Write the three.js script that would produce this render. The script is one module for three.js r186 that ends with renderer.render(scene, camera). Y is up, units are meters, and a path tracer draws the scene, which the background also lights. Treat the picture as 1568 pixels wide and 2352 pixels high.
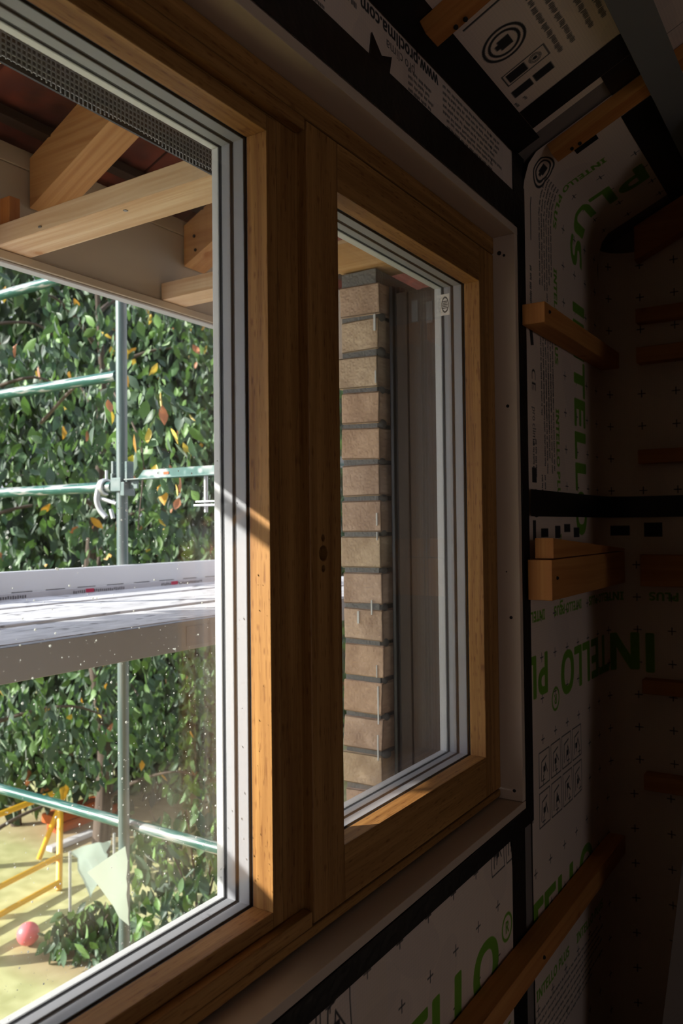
import * as THREE from 'three';
import { RoundedBoxGeometry } from 'three/addons/geometries/RoundedBoxGeometry.js';
import { mergeGeometries } from 'three/addons/utils/BufferGeometryUtils.js';

// ------------------------------------------------------------------ camera
const W = 1568, H = 2352, F = 1850;
const scene = new THREE.Scene();
const camera = new THREE.PerspectiveCamera(2 * Math.atan(H / 2 / F) * 180 / Math.PI, W / H, 0.05, 200);
{
  const right = new THREE.Vector3(0.543062, -0.010798, 0.839623), up = new THREE.Vector3(-0.010928, 0.999742, 0.019925), fwd = new THREE.Vector3(0.839621, 0.019996, -0.542804);
  camera.position.set(0, 0, 0.63);
  camera.quaternion.setFromRotationMatrix(new THREE.Matrix4().makeBasis(right, up, fwd.clone().negate()));
  camera.focus = 1.45;
  camera.userData.fStop = 6;
}
// ------------------------------------------------------------------ light
const SUN = new THREE.Vector3(-1.0, 0.59, -1.0).normalize();
const SUN_POWER = 13.5, SKY_POWER = 1.5, EXPOSURE = 1.0;
const renderer = new THREE.WebGLRenderer({ antialias: true });
renderer.toneMapping = THREE.LinearToneMapping;
renderer.toneMappingExposure = EXPOSURE;
renderer.shadowMap.enabled = true;
const sun = new THREE.DirectionalLight(new THREE.Color().setRGB(1.0, 0.97, 0.89), SUN_POWER);
sun.position.copy(SUN).multiplyScalar(12).add(new THREE.Vector3(1, 0, -0.5));
sun.target.position.set(1, 0, -0.5);
sun.castShadow = true; sun.shadow.radius = 0.4;
sun.shadow.mapSize.set(4096, 4096);
Object.assign(sun.shadow.camera, { left: -8, right: 8, top: 8, bottom: -8, near: 0.5, far: 40 });
scene.add(sun, sun.target);
let seed = 7;
const rnd = () => { seed = (seed + 0x6d2b79f5) | 0; let t = Math.imul(seed ^ (seed >>> 15), 1 | seed); t = (t + Math.imul(t ^ (t >>> 7), 61 | t)) ^ t; return ((t ^ (t >>> 14)) >>> 0) / 4294967296; };
const rr = (a, b) => a + (b - a) * rnd();
const hash = (x, y, s = 0) => { let h = Math.imul(x | 0, 374761393) + Math.imul(y | 0, 668265263) + Math.imul(s | 0, 2147483647 ^ 0x5bd1e995); h = Math.imul(h ^ (h >>> 13), 1274126177); return ((h ^ (h >>> 16)) >>> 0) / 4294967296; };
const mod = (a, n) => ((a % n) + n) % n;
function vnoise(x, y, px, py, s = 0) {           // value noise that repeats every px, py cells
  const ix = Math.floor(x), iy = Math.floor(y), fx = x - ix, fy = y - iy, a = fx * fx * (3 - 2 * fx), b = fy * fy * (3 - 2 * fy);
  const g = (i, j) => hash(mod(ix + i, px), mod(iy + j, py), s);
  return (g(0, 0) * (1 - a) + g(1, 0) * a) * (1 - b) + (g(0, 1) * (1 - a) + g(1, 1) * a) * b;
}
{ // a bright hazy sky, whiter to the horizon and towards the sun, with soft cloud
  const w = 256, h = 128, d = new Float32Array(w * h * 4);
  for (let j = 0; j < h; j++) for (let i = 0; i < w; i++) {
    const el = Math.max(0, (j + 0.5) / h * 2 - 1), az = ((i + 0.5) / w - 0.5) * 2 * Math.PI, up = ((j + 0.5) / h - 0.5) * Math.PI, toSun = Math.max(0, Math.cos(az) * Math.cos(up) * SUN.x + Math.sin(up) * SUN.y + Math.sin(az) * Math.cos(up) * SUN.z), c = (1 + 1.1 * toSun ** 3) * (0.75 + 0.5 * (0.6 * vnoise(i / 16, j / 8, 16, 16, 3) + 0.4 * vnoise(i / 7.11, j / 4, 36, 32, 4)));
    const k = (i + j * w) * 4, z = Math.min(1, el * 1.2);
    d[k] = (1 - 0.22 * z) * c; d[k + 1] = (1.0 - 0.12 * z) * c; d[k + 2] = (1.1 + 0.04 * z) * c; d[k + 3] = 1;
  }
  const t = new THREE.DataTexture(d, w, h, THREE.RGBAFormat, THREE.FloatType);
  t.mapping = THREE.EquirectangularReflectionMapping; t.magFilter = THREE.LinearFilter; t.wrapS = THREE.RepeatWrapping; t.needsUpdate = true;
  scene.background = t; scene.environment = t; scene.backgroundIntensity = SKY_POWER; scene.environmentIntensity = SKY_POWER;
}

// ------------------------------------------------------------------ helpers
const used = {};
const numbered = (n) => { const k = used[n] = (used[n] ?? -1) + 1; return k ? n + '_' + String(k).padStart(3, '0') : n; };
function tag(o, label, category, group) { o.userData.label = label; if (category) o.userData.category = category; if (group) o.userData.group = group; return o; }
function thing(name, label, category, [x, y, z] = [0, 0, 0], group) { const o = new THREE.Group(); o.name = numbered(name); o.position.set(x, y, z); scene.add(o); return tag(o, label, category, group); }
function part(name, geo, m, parent) { const o = new THREE.Mesh(geo, m); o.name = parent === scene ? numbered(name) : name; parent.add(o); return o; }
function single(name, geo, m, label, category, group) { return tag(part(name, geo, m, scene), label, category, group); }
function struct(name, geo, m) { const o = new THREE.Mesh(geo, m); o.name = name; o.userData.kind = 'structure'; scene.add(o); return o; }
const merged = (list) => mergeGeometries(list.map((g) => (g.index ? g.toNonIndexed() : g)).map((g) => { for (const k of Object.keys(g.attributes)) if (!['position', 'normal', 'uv'].includes(k)) g.deleteAttribute(k); return g; }));
function grain(geo, axis, k = 1) {               // uv in metres, u along the grain
  const g = geo.index ? geo.toNonIndexed() : geo, p = g.attributes.position, n = g.attributes.normal, uv = new Float32Array(p.count * 2), a = { x: 0, y: 1, z: 2 }[axis];
  const b = (a + 1) % 3, c = (a + 2) % 3, ou = rr(0, 3), ov = rr(0, 3);
  for (let i = 0; i < p.count; i++) {
    const P = [p.getX(i), p.getY(i), p.getZ(i)], N = [n.getX(i), n.getY(i), n.getZ(i)].map(Math.abs);
    if (N[a] > N[b] && N[a] > N[c]) { uv[2 * i] = P[b] * 0.3 + ou; uv[2 * i + 1] = P[c] + ov; } else { uv[2 * i] = P[a] * k + ou; uv[2 * i + 1] = (N[b] > N[c] ? P[c] : P[b]) + ov + (N[b] > N[c] ? 0.37 : 0); }
  }
  g.setAttribute('uv', new THREE.BufferAttribute(uv, 2));
  return g;
}
function bar(x0, x1, y0, y1, z0, z1, r = 0.0015, axis) {
  const s = [x1 - x0, y1 - y0, z1 - z0], ax = axis ?? ['x', 'y', 'z'][s.indexOf(Math.max(...s))];
  const g = r > 0 ? new RoundedBoxGeometry(...s, 1, Math.min(r, 0.45 * Math.min(...s))) : new THREE.BoxGeometry(...s);
  g.translate((x0 + x1) / 2, (y0 + y1) / 2, (z0 + z1) / 2);
  return grain(g, ax);
}
function tube(a, b, r, seg = 14) {
  const A = new THREE.Vector3(...a), B = new THREE.Vector3(...b), d = B.clone().sub(A), g = new THREE.CylinderGeometry(r, r, d.length(), seg);
  g.applyQuaternion(new THREE.Quaternion().setFromUnitVectors(new THREE.Vector3(0, 1, 0), d.clone().normalize()));
  g.translate((A.x + B.x) / 2, (A.y + B.y) / 2, (A.z + B.z) / 2);
  return g;
}
// four bars round an opening: the stiles run through, the rails butt between them
function ring(x0, x1, y0, y1, w, z0, z1, r = 0.001) {
  return [bar(x1, x1 + w, y0 - w, y1 + w, z0, z1, r), bar(x0 - w, x0, y0 - w, y1 + w, z0, z1, r), bar(x0, x1, y1, y1 + w, z0, z1, r), bar(x0, x1, y0 - w, y0, z0, z1, r)];
}
const lin = (r, g, b) => new THREE.Color().setRGB(r, g, b);
function dataMap(w, h, fn, srgb = true) {
  const d = new Uint8Array(w * h * 4);
  for (let j = 0; j < h; j++) for (let i = 0; i < w; i++) { const c = fn(i / w, j / h), k = 4 * (i + j * w); d[k] = c[0]; d[k + 1] = c[1]; d[k + 2] = c[2]; d[k + 3] = 255; }
  const t = new THREE.DataTexture(d, w, h); t.magFilter = THREE.LinearFilter; t.wrapS = t.wrapT = THREE.RepeatWrapping; if (srgb) t.colorSpace = THREE.SRGBColorSpace; t.needsUpdate = true; return t;
}
const mixc = (a, b, t) => a.map((v, i) => Math.max(0, Math.min(255, v + (b[i] - v) * t)));
// wood: u = 1 m along the grain, v = 0.25 m across
function woodMaps(light, dark, { fine = 96, pores = 0.5, knots = [] }) {
  const f = (u, v) => {
    const bend = 0.035 * vnoise(u * 4, v * 2, 4, 2, 1) + 0.012 * vnoise(u * 9, v * 4, 9, 4, 2);
    let t = 0.5 * vnoise(u * 3, (v + bend) * 24, 3, 24, 5) + 0.3 * vnoise(u * 8, (v + bend) * fine, 8, fine, 6) + 0.25 * vnoise(u * 2, v * 3, 2, 3, 8);
    const p = vnoise(u * 60, v * 128, 60, 128, 9); if (p > 0.72) t += pores * (p - 0.72) * 2;
    for (const [ku, kv, r] of knots) { const q = Math.hypot((u - ku) * 1, (v - kv) * 0.25) / r; if (q < 2.2) t = q < 0.8 ? 1.3 : t + (0.6 * (2.2 - q)) / 1.4 * (0.6 + 0.4 * Math.sin(q * 14)); }
    return t;
  };
  const color = dataMap(1024, 256, (u, v) => mixc(light, dark, Math.min(1.3, f(u, v)))), bump = dataMap(512, 256, (u, v) => { const t = 255 * (1 - Math.min(1, f(u, v))); return [t, t, t]; }, false);
  color.repeat.set(1, 4); bump.repeat.set(1, 4);
  return { map: color, bumpMap: bump };
}
const oakMaps = woodMaps([192, 141, 79], [124, 79, 37], { fine: 110, pores: 0.9 });
const pineMaps = woodMaps([226, 184, 128], [186, 132, 78], { fine: 70, pores: 0.1, knots: [[0.22, 0.3, 0.013], [0.66, 0.75, 0.016], [0.85, 0.2, 0.009]] });
const M = {
  oak: new THREE.MeshPhysicalMaterial({ ...oakMaps, specularIntensity: 0.5, roughness: 0.55, bumpScale: 0.0004 }),
  pine: new THREE.MeshStandardMaterial({ ...pineMaps, roughness: 0.75, bumpScale: 0.0004 }),
  rafterPine: new THREE.MeshStandardMaterial({ ...pineMaps, color: lin(1, 0.93, 0.84), roughness: 0.75, bumpScale: 0.0004 }),
  warmPine: new THREE.MeshStandardMaterial({ ...pineMaps, color: lin(0.8, 0.54, 0.3), roughness: 0.75, bumpScale: 0.0004 }),
  palePine: new THREE.MeshStandardMaterial({ ...pineMaps, color: lin(1.05, 1.3, 2.0), roughness: 0.8, bumpScale: 0.0004 }),
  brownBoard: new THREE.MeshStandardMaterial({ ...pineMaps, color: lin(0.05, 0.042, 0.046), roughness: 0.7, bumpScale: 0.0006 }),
  spacer: new THREE.MeshStandardMaterial({ color: lin(0.26, 0.26, 0.28), roughness: 0.55, metalness: 0.1 }),
  seal: new THREE.MeshStandardMaterial({ color: lin(0.012, 0.012, 0.014), roughness: 0.6 }),
  paleFrame: new THREE.MeshStandardMaterial({ color: lin(0.58, 0.58, 0.59), roughness: 0.4 }),
  glass: new THREE.MeshPhysicalMaterial({ color: lin(0.985, 0.988, 0.986), transmission: 1, thickness: 0, roughness: 0, ior: 1.5 }),
  board: new THREE.MeshStandardMaterial({ color: lin(0.6, 0.44, 0.31), roughness: 0.85 }),
  black: new THREE.MeshStandardMaterial({ color: lin(0.008, 0.008, 0.009), roughness: 0.42 }),
  hole: new THREE.MeshStandardMaterial({ color: lin(0.02, 0.014, 0.01), roughness: 0.9 }),
  room: new THREE.MeshStandardMaterial({ color: lin(0.22, 0.17, 0.135), roughness: 0.95 }),
  plaster: new THREE.MeshStandardMaterial({ color: lin(0.26, 0.2, 0.145), roughness: 0.95 }),
  steel: new THREE.MeshStandardMaterial({ color: lin(0.3, 0.3, 0.3), roughness: 0.45, metalness: 0.7 }),
  galvanised: new THREE.MeshStandardMaterial({ color: lin(0.55, 0.56, 0.57), roughness: 0.42, metalness: 0.55 }),
};
const BOTTOM = -1.6, GROUND = -3.2, SLOPE = 0.462, CEIL0 = 0.825;
const ceilY = (z) => CEIL0 + SLOPE * z;

// ------------------------------------------------------------------ the room's shell
const XE = 2.44;                                  // inner face of the end wall
{
  const o = struct('wall_window', merged([
    bar(1.71, 2.9, BOTTOM, 1.2, -0.164, -0.004, 0), bar(-0.62, 1.71, BOTTOM, -0.62, -0.164, -0.004, 0), bar(-0.62, 1.71, 0.666, 1.2, -0.164, -0.004, 0), bar(-3.2, -0.62, BOTTOM, 1.2, -0.164, -0.004, 0)]), M.room);
}
struct('wall_right', bar(XE + 0.004, XE + 0.15, BOTTOM, 2.9, -0.004, 3.6, 0), M.room);
struct('wall_left', bar(-3.3, -3.2, BOTTOM, 2.9, -0.164, 3.6, 0), M.plaster);
struct('wall_back', merged([bar(-3.3, -1.6, BOTTOM, 2.9, 3.6, 3.7, 0), bar(-0.6, XE + 0.15, BOTTOM, 2.9, 3.6, 3.7, 0), bar(-1.6, -0.6, 0.75, 2.9, 3.6, 3.7, 0), bar(-1.6, -0.6, BOTTOM, -1.5, 3.6, 3.7, 0)]), M.plaster);
struct('floor', bar(-3.3, XE + 0.15, BOTTOM - 0.1, BOTTOM, -0.164, 3.7, 0), M.plaster);
{
  const s = new THREE.Shape(); s.moveTo(-0.164, ceilY(-0.164) + 0.35); s.lineTo(-0.004, ceilY(0) + 0.004); s.lineTo(3.7, ceilY(3.7) + 0.004); s.lineTo(3.7, ceilY(3.7) + 0.2); s.lineTo(-0.164, ceilY(-0.164) + 0.45);
  const g = new THREE.ExtrudeGeometry(s, { depth: XE + 3.45, bevelEnabled: false }); g.rotateY(-Math.PI / 2); g.translate(XE + 0.15, 0, 0);
  // after the turn the shape's x runs along +z
  struct('ceiling', g, M.room);
}

// ------------------------------------------------------------------ the window frames
const LX0 = -0.45, LX1 = 0.892, LY0 = -0.5315, LY1 = 0.5625;          // the fixed light's opening
const RX0 = 1.0505, RX1 = 1.607, RY0 = -0.489, RY1 = 0.527;           // the sash's opening
function glazing(parent, x0, x1, y0, y1, z, backDepth) {
  const e = 0.012, pane = (a) => bar(x0 - e, x1 + e, y0 - e, y1 + e, a - 0.004, a, 0);
  const unit = new THREE.Group(); unit.name = 'glazing_unit'; parent.add(unit);
  const p1 = z, p2 = z - 0.0255, p3 = z - 0.048;
  for (const a of [p1, p2, p3]) part('pane', pane(a), M.glass, unit);
  for (const [a, b] of [[p1 - 0.004, p2], [p2 - 0.004, p3]]) {
    part('seal', merged([...ring(x0 + 0.0003, x1 - 0.0003, y0 + 0.0003, y1 - 0.0003, e, a - 0.0014, a - 0.0001, 0), ...ring(x0 + 0.0003, x1 - 0.0003, y0 + 0.0003, y1 - 0.0003, e, b + 0.0001, b + 0.0014, 0)]), M.seal, unit);
    part('spacer', merged(ring(x0, x1, y0, y1, e, b + 0.0015, a - 0.0015, 0.0006)), M.spacer, unit);
  }
  const zf = p3 - 0.0042;
  for (const g of ring(x0, x1, y0, y1, 0.05, zf - backDepth, zf - 0.001, 0.002)) part('outer_frame', g, M.paleFrame, parent);
  part('gasket', merged(ring(x0 - 0.0008, x1 + 0.0008, y0 - 0.0008, y1 + 0.0008, 0.01, zf - 0.001, zf + 0.0001, 0)), M.seal, parent);
  return zf;
}
{
  const w = new THREE.Group(); w.name = 'window_1'; w.userData.kind = 'structure'; scene.add(w);
  for (const g of ring(LX0, LX1, LY0, LY1, 0.0225, -0.1025, -0.066, 0.0012)) part('glazing_bead', g, M.oak, w);
  part('inner_gasket', merged(ring(LX0 - 0.0006, LX1 + 0.0006, LY0 - 0.0006, LY1 + 0.0006, 0.008, -0.1035, -0.1026, 0)), M.seal, w);
  glazing(w, LX0, LX1, LY0, LY1, -0.1036, 0.014);
  // fixed frame in the recessed plane
  part('mullion', bar(0.9165, 0.973, LY0 - 0.07, LY1 + 0.07, -0.15, -0.068, 0.001), M.oak, w);
  part('frame_head', merged([bar(LX0 - 0.03, 0.9163, LY1 + 0.0245, LY1 + 0.07, -0.15, -0.068, 0.001)]), M.oak, w);
  part('frame_sill', merged([bar(LX0 - 0.03, 0.9163, LY0 - 0.07, LY0 - 0.0245, -0.15, -0.068, 0.001)]), M.oak, w);
  part('frame_jamb', bar(LX0 - 0.09, LX0 - 0.031, LY0 - 0.07, LY1 + 0.07, -0.15, -0.068, 0.001), M.oak, w);
  // the outer frame round both lights, standing forward
  part('head_rail', merged([bar(LX0 - 0.1, 1.69, 0.6075, 0.6445, -0.13, -0.05, 0.003), bar(LX0 - 0.1, 0.9635, 0.588, 0.6075, -0.0678, -0.05, 0.002)]), M.oak, w);
  part('bottom_rail', merged([bar(LX0 - 0.1, 1.687, -0.594, -0.577, -0.13, -0.05, 0.005), bar(LX0 - 0.1, 0.9635, -0.577, -0.5545, -0.0678, -0.05, 0.002)]), M.oak, w);
  part('shadow_gap', bar(LX0 - 0.1, 1.687, -0.6, -0.594, -0.13, -0.066, 0), M.seal, w);
}
{
  const w = new THREE.Group(); w.name = 'window_2'; w.userData.kind = 'structure'; scene.add(w);
  const X0 = 0.967, X1 = 1.686, Y0 = -0.574, Y1 = 0.6045, zf = -0.05, zb = -0.0868;
  // left stile with the three drilled holes of the missing handle
  const s = new THREE.Shape(); s.moveTo(X0, Y0); s.lineTo(RX0, Y0); s.lineTo(RX0, Y1); s.lineTo(X0, Y1);
  for (const [y, r] of [[-0.0145, 0.0052], [-0.0375, 0.0115], [-0.0605, 0.0052]]) { const h = new THREE.Path(); h.absellipse(1.0015, y, r, r, 0, Math.PI * 2, true); s.holes.push(h); }
  const front = new THREE.ExtrudeGeometry(s, { depth: 0.0247, bevelEnabled: true, bevelThickness: 0.001, bevelSize: 0.001, bevelOffset: -0.001, bevelSegments: 1, curveSegments: 24 }); front.translate(0, 0, zf - 0.0257);
  part('stile', merged([grain(front, 'y'), bar(X0, RX0, Y0, Y1, zb, zf - 0.0268, 0)]), M.oak, w);
  part('stile', bar(RX1, X1, Y0, Y1, zb, zf, 0.002), M.oak, w);
  part('rail', bar(RX0 + 0.0006, RX1 - 0.0003, RY1, Y1, zb, zf, 0.0016), M.oak, w);
  part('rail', bar(RX0 + 0.0006, RX1 - 0.0003, Y0, RY0, zb, zf, 0.0016), M.oak, w);
  part('sash_back', merged(ring(RX0 - 0.014, RX1 + 0.014, RY0 - 0.014, RY1 + 0.014, 0.05, -0.139, zb - 0.0001, 0)), M.oak, w);
  part('inner_gasket', merged(ring(RX0 - 0.0006, RX1 + 0.0006, RY0 - 0.0006, RY1 + 0.0006, 0.008, -0.0878, zb - 0.0001, 0)), M.seal, w);
  glazing(w, RX0, RX1, RY0, RY1, -0.0879, 0.018);
}
{ // lining boards of the opening
  const T = [['trim_1', bar(LX0 - 0.15, 1.705, 0.6445, 0.6625, -0.12, 0, 0.0012)], ['trim_2', bar(1.687, 1.705, -0.5985, 0.6442, -0.12, -0.0002, 0.0012)], ['trim_3', bar(LX0 - 0.15, 1.705, -0.6165, -0.6, -0.12, 0, 0.0012)], ['trim_4', bar(LX0 - 0.15, LX0 - 0.132, -0.5985, 0.6442, -0.12, -0.0002, 0.0012)]];
  for (const [n, g] of T) struct(n, g, M.board);
  const t2 = scene.getObjectByName('trim_2');
  for (const [y, z, r] of [[0.607, -0.036, 0.0048], [0.6, -0.025, 0.003], [0.265, -0.0215, 0.0036], [-0.2, -0.021, 0.0036], [-0.577, -0.0195, 0.0036], [-0.1, -0.03, 0.0016]]) {
    const g = new THREE.CylinderGeometry(r, r, 0.0012, 14); g.rotateZ(Math.PI / 2); g.translate(1.6867, y, z);
    part('screw_hole', g, M.hole, t2);
  }
}
{ // round printed sticker on the sash's outer frame
  const c = document.createElement('canvas'); c.width = 96; c.height = 192; const q = c.getContext('2d');
  q.fillStyle = '#dccfc4'; q.fillRect(0, 0, 96, 192); q.fillStyle = '#1d1a1a'; q.beginPath(); q.ellipse(48, 96, 40, 74, 0, 0, 7); q.fill(); q.fillStyle = '#dccfc4'; q.beginPath(); q.ellipse(48, 96, 31, 58, 0, 0, 7); q.fill();
  q.fillStyle = '#1d1a1a'; for (let i = 0; i < 5; i++) q.fillRect(22 + 4 * (i % 2), 62 + i * 15, 52 - 8 * (i % 2), 9);
  const t = new THREE.CanvasTexture(c); t.colorSpace = THREE.SRGBColorSpace;
  const g = new THREE.BoxGeometry(0.0005, 0.047, 0.021); g.translate(1.6066, 0.489, -0.1315);
  single('sticker', g, new THREE.MeshStandardMaterial({ map: t, roughness: 0.6 }), 'small pale sticker with a round black emblem at the top corner of the right-hand pane', 'sticker');
}

// ------------------------------------------------------------------ printed airtight membrane
const GREEN = '#6d9a22', INK = '#2b2725';
function sheetTexture(u0, u1, v0, v1, ppm, draw, seedNo) {
  const w = Math.round((u1 - u0) * ppm), h = Math.round((v1 - v0) * ppm), c = document.createElement('canvas'); c.width = w; c.height = h;
  const q = c.getContext('2d'); q.fillStyle = '#e8cdb4'; q.fillRect(0, 0, w, h);
  // reinforcing weave and blotches
  q.globalAlpha = 0.05; q.fillStyle = '#6a5040'; const st = Math.max(3, ppm * 0.006);
  for (let x = 0; x < w; x += st) q.fillRect(x, 0, 1, h); for (let y = 0; y < h; y += st) q.fillRect(0, y, w, 1);
  for (let i = 0; i < 60; i++) { q.fillStyle = hash(i, 1, seedNo) > 0.5 ? '#dcc8b8' : '#8a7464'; q.beginPath(); q.ellipse(hash(i, 2, seedNo) * w, hash(i, 3, seedNo) * h, ppm * 0.1, ppm * 0.05, hash(i, 4, seedNo) * 3, 0, 7); q.fill(); }
  q.globalAlpha = 1;
  const S = {
    q, X: (u) => (u - u0) * ppm, Y: (v) => (v1 - v) * ppm, k: ppm,
    // text with its first letter's foot at u, v; cap height in metres, turned counter-clockwise by deg, squeezed or stretched to len
    text(s, u, v, cap, deg = 0, len = 0, color = INK, bold = false) {
      if (bold && cap > 0.05) s = s.replace(/I/g, 'l');   // the print's capital I is a plain upright
      q.save(); q.translate(S.X(u), S.Y(v)); q.rotate(-deg * Math.PI / 180); q.font = '100px sans-serif'; q.fillStyle = color;
      const f = cap * ppm / 73, wd = q.measureText(s).width; q.scale(len ? len * ppm / wd : f, f); q.fillText(s, 0, 0); if (bold) { q.lineWidth = 7; q.lineJoin = 'round'; q.strokeStyle = color; q.strokeText(s, 0, 0); } q.restore();
    },
    registered(u, v, r, deg, color = GREEN) { q.save(); q.translate(S.X(u), S.Y(v)); q.rotate(-deg * Math.PI / 180); q.strokeStyle = color; q.lineWidth = r * ppm * 0.24; q.beginPath(); q.ellipse(0, 0, r * ppm, r * ppm, 0, 0, 7); q.stroke(); q.font = `bold ${Math.round(r * ppm * 1.3)}px sans-serif`; q.fillStyle = color; q.textAlign = 'center'; q.textBaseline = 'middle'; q.fillText('R', 0, 0); q.restore(); },
    cross(u, v, r = 0.011) { q.save(); q.strokeStyle = INK; q.lineWidth = Math.max(1, 0.0022 * ppm); q.translate(S.X(u), S.Y(v)); for (let i = 0; i < 2; i++) { q.beginPath(); q.moveTo(-r * ppm, 0); q.lineTo(r * ppm, 0); q.stroke(); q.rotate(Math.PI / 2); } q.restore(); },
    crosses(a0, a1, b0, b1, d = 0.1) { for (let u = a0; u < a1; u += d) for (let v = b0; v < b1; v += d) S.cross(u, v); },
    // small print that cannot be read: rows of word-long strokes
    lines(u, v, len, n, pitch, deg = 0, tall = 0.006, color = INK) {
      q.save(); q.translate(S.X(u), S.Y(v)); q.rotate(-deg * Math.PI / 180); q.fillStyle = color; q.globalAlpha = 0.8;
      for (let i = 0; i < n; i++) { let x = 0; const end = len * (0.72 + 0.28 * hash(i, n, Math.round(u * 99))); while (x < end) { const wd = 0.008 + 0.022 * hash(Math.round(x * 1e4), i, 5); for (let a = 0; a < wd - 0.002; a += 0.0042) q.fillRect((x + a) * ppm, i * pitch * ppm + hash(Math.round((x + a) * 1e4), i, 9) * 1.2, 0.0028 * ppm, tall * ppm * (0.7 + 0.3 * hash(Math.round((x + a) * 1e4), i, 11))); x += wd + 0.004; } }
      q.restore();
    },
    box(u, v, w_, h_, deg = 0, solid = false) { q.save(); q.translate(S.X(u), S.Y(v)); q.rotate(-deg * Math.PI / 180); q.strokeStyle = q.fillStyle = INK; q.lineWidth = Math.max(1, 0.0022 * ppm); if (solid) q.fillRect(0, -h_ * ppm, w_ * ppm, h_ * ppm); else q.strokeRect(0, -h_ * ppm, w_ * ppm, h_ * ppm); q.restore(); },
    emblem(u, v, r, deg = 0) { q.save(); q.translate(S.X(u), S.Y(v)); q.rotate(-deg * Math.PI / 180); q.strokeStyle = q.fillStyle = INK; q.lineWidth = r * ppm * 0.13; for (const f of [1, 0.72]) { q.beginPath(); q.ellipse(0, 0, r * ppm * f, r * ppm * f, 0, 0, 7); q.stroke(); } q.fillRect(-r * ppm * 0.34, -r * ppm * 0.34, r * ppm * 0.68, r * ppm * 0.6); q.fillRect(-r * ppm * 0.16, r * ppm * 0.2, r * ppm * 0.32, r * ppm * 0.24); q.restore(); },
    // framed fitting diagrams
    picture(u, v, w_, h_, i) { S.box(u, v, w_, h_); q.save(); q.translate(S.X(u), S.Y(v)); q.scale(ppm, -ppm); q.strokeStyle = q.fillStyle = INK; q.lineWidth = 0.003; q.beginPath(); q.moveTo(w_ * 0.2, h_ * 0.15); q.lineTo(w_ * 0.25, h_ * 0.7); q.lineTo(w_ * 0.75, h_ * 0.8); q.moveTo(w_ * 0.4, h_ * 0.2); q.lineTo(w_ * (0.45 + 0.2 * hash(i, 1)), h_ * 0.6); q.lineTo(w_ * 0.8, h_ * (0.2 + 0.2 * hash(i, 2))); q.stroke(); q.fillRect(w_ * (0.3 + 0.2 * hash(i, 3)), h_ * (0.3 + 0.2 * hash(i, 4)), w_ * 0.2, h_ * 0.16); q.restore(); },
  };
  draw(S);
  const t = new THREE.CanvasTexture(c); t.colorSpace = THREE.SRGBColorSpace; t.anisotropy = 8;
  return new THREE.MeshStandardMaterial({ map: t, roughness: 0.8, side: THREE.DoubleSide });
}
// a sheet over (u, v) -> point, a little slack between its fixings
function sheetGeo(u0, u1, v0, v1, nu, nv, place, tu = [u0, u1, v0, v1]) {
  const P = [], U = [], I = [];
  for (let j = 0; j <= nv; j++) for (let i = 0; i <= nu; i++) {
    const u = u0 + (u1 - u0) * i / nu, v = v0 + (v1 - v0) * j / nv; P.push(...place(u, v)); U.push((u - tu[0]) / (tu[1] - tu[0]), (v - tu[2]) / (tu[3] - tu[2]));
    if (i < nu && j < nv) { const a = j * (nu + 1) + i, b = a + nu + 1; I.push(a, a + 1, b, a + 1, b + 1, b); }
  }
  const g = new THREE.BufferGeometry(); g.setAttribute('position', new THREE.Float32BufferAttribute(P, 3)); g.setAttribute('uv', new THREE.Float32BufferAttribute(U, 2)); g.setIndex(I); g.computeVertexNormals(); return g;
}
const slack = (u, v, s) => 0.0045 * vnoise(u * 5 + 50, v * 4 + 50, 999, 999, s);
// below the window
single('membrane_sheet', sheetGeo(0.1, 1.64, -1.5, -0.64, 40, 24, (u, v) => [u, v, -0.0015 + slack(u, v, 1) * (v < -0.7 ? 1 : 0.1)], [0.1, 1.69, -1.5, -0.618]),
  sheetTexture(0.1, 1.69, -1.5, -0.618, 620, (S) => {
    S.crosses(0.434, 1.7, -1.46, -0.63, 0.1);
    S.text('INTELLO', 0.86, -0.905, 0.1, 0, 0.68, GREEN, true); S.registered(1.582, -0.822, 0.026, 0); S.text('PLUS', 0.3, -0.905, 0.1, 0, 0.42, GREEN);
    for (let i = 0; i < 2; i++) S.picture(1.51 + 0.078 * i, -0.695, 0.066, 0.074, i);
    for (let i = 0; i < 3; i++) S.picture(0.74 + 0.085 * i, -0.74, 0.075, 0.11, i + 5);
    S.text('INTELLO PLUS', 0.9, -1.04, 0.022, 0, 0.3, GREEN, true); S.text('INTELLO PLUS', 1.3, -1.04, 0.022, 0, 0.3, GREEN, true);
    S.lines(0.7, -1.07, 0.9, 8, 0.016); S.q.globalAlpha = 0.18; S.q.fillStyle = '#e8c8a0'; S.q.fillRect(S.X(1.0), 0, 0.09 * S.k, 999); S.q.globalAlpha = 1;
  }, 11), 'cream printed membrane below the window with large green capitals and a ringed R', 'membrane');
// above the window, a narrow strip
single('membrane_sheet', sheetGeo(0.1, 1.69, 0.664, 0.826, 40, 4, (u, v) => [u, v, -0.0015]),
  sheetTexture(0.1, 1.69, 0.664, 0.826, 900, (S) => {
    S.text('www.proclima.com', 1.315, 0.818, 0.02, 180, 0.27, INK, true); S.text('pro clima', 1.225, 0.792, 0.016, 180, 0.1);
    S.lines(1.2, 0.78, 0.09, 4, 0.011, 0); S.lines(1.335, 0.814, 0.3, 5, 0.012); S.lines(1.35, 0.756, 0.26, 3, 0.012); S.lines(0.72, 0.812, 0.26, 6, 0.013); S.lines(0.98, 0.8, 0.05, 1, 0.02, 0, 0.01);
    for (let i = 0; i < 5; i++) S.cross(1.56 + 0.002 * i, 0.81 - 0.025 * i, 0.004);
  }, 12), 'narrow printed membrane strip above the window with a web address upside down', 'membrane');
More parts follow.
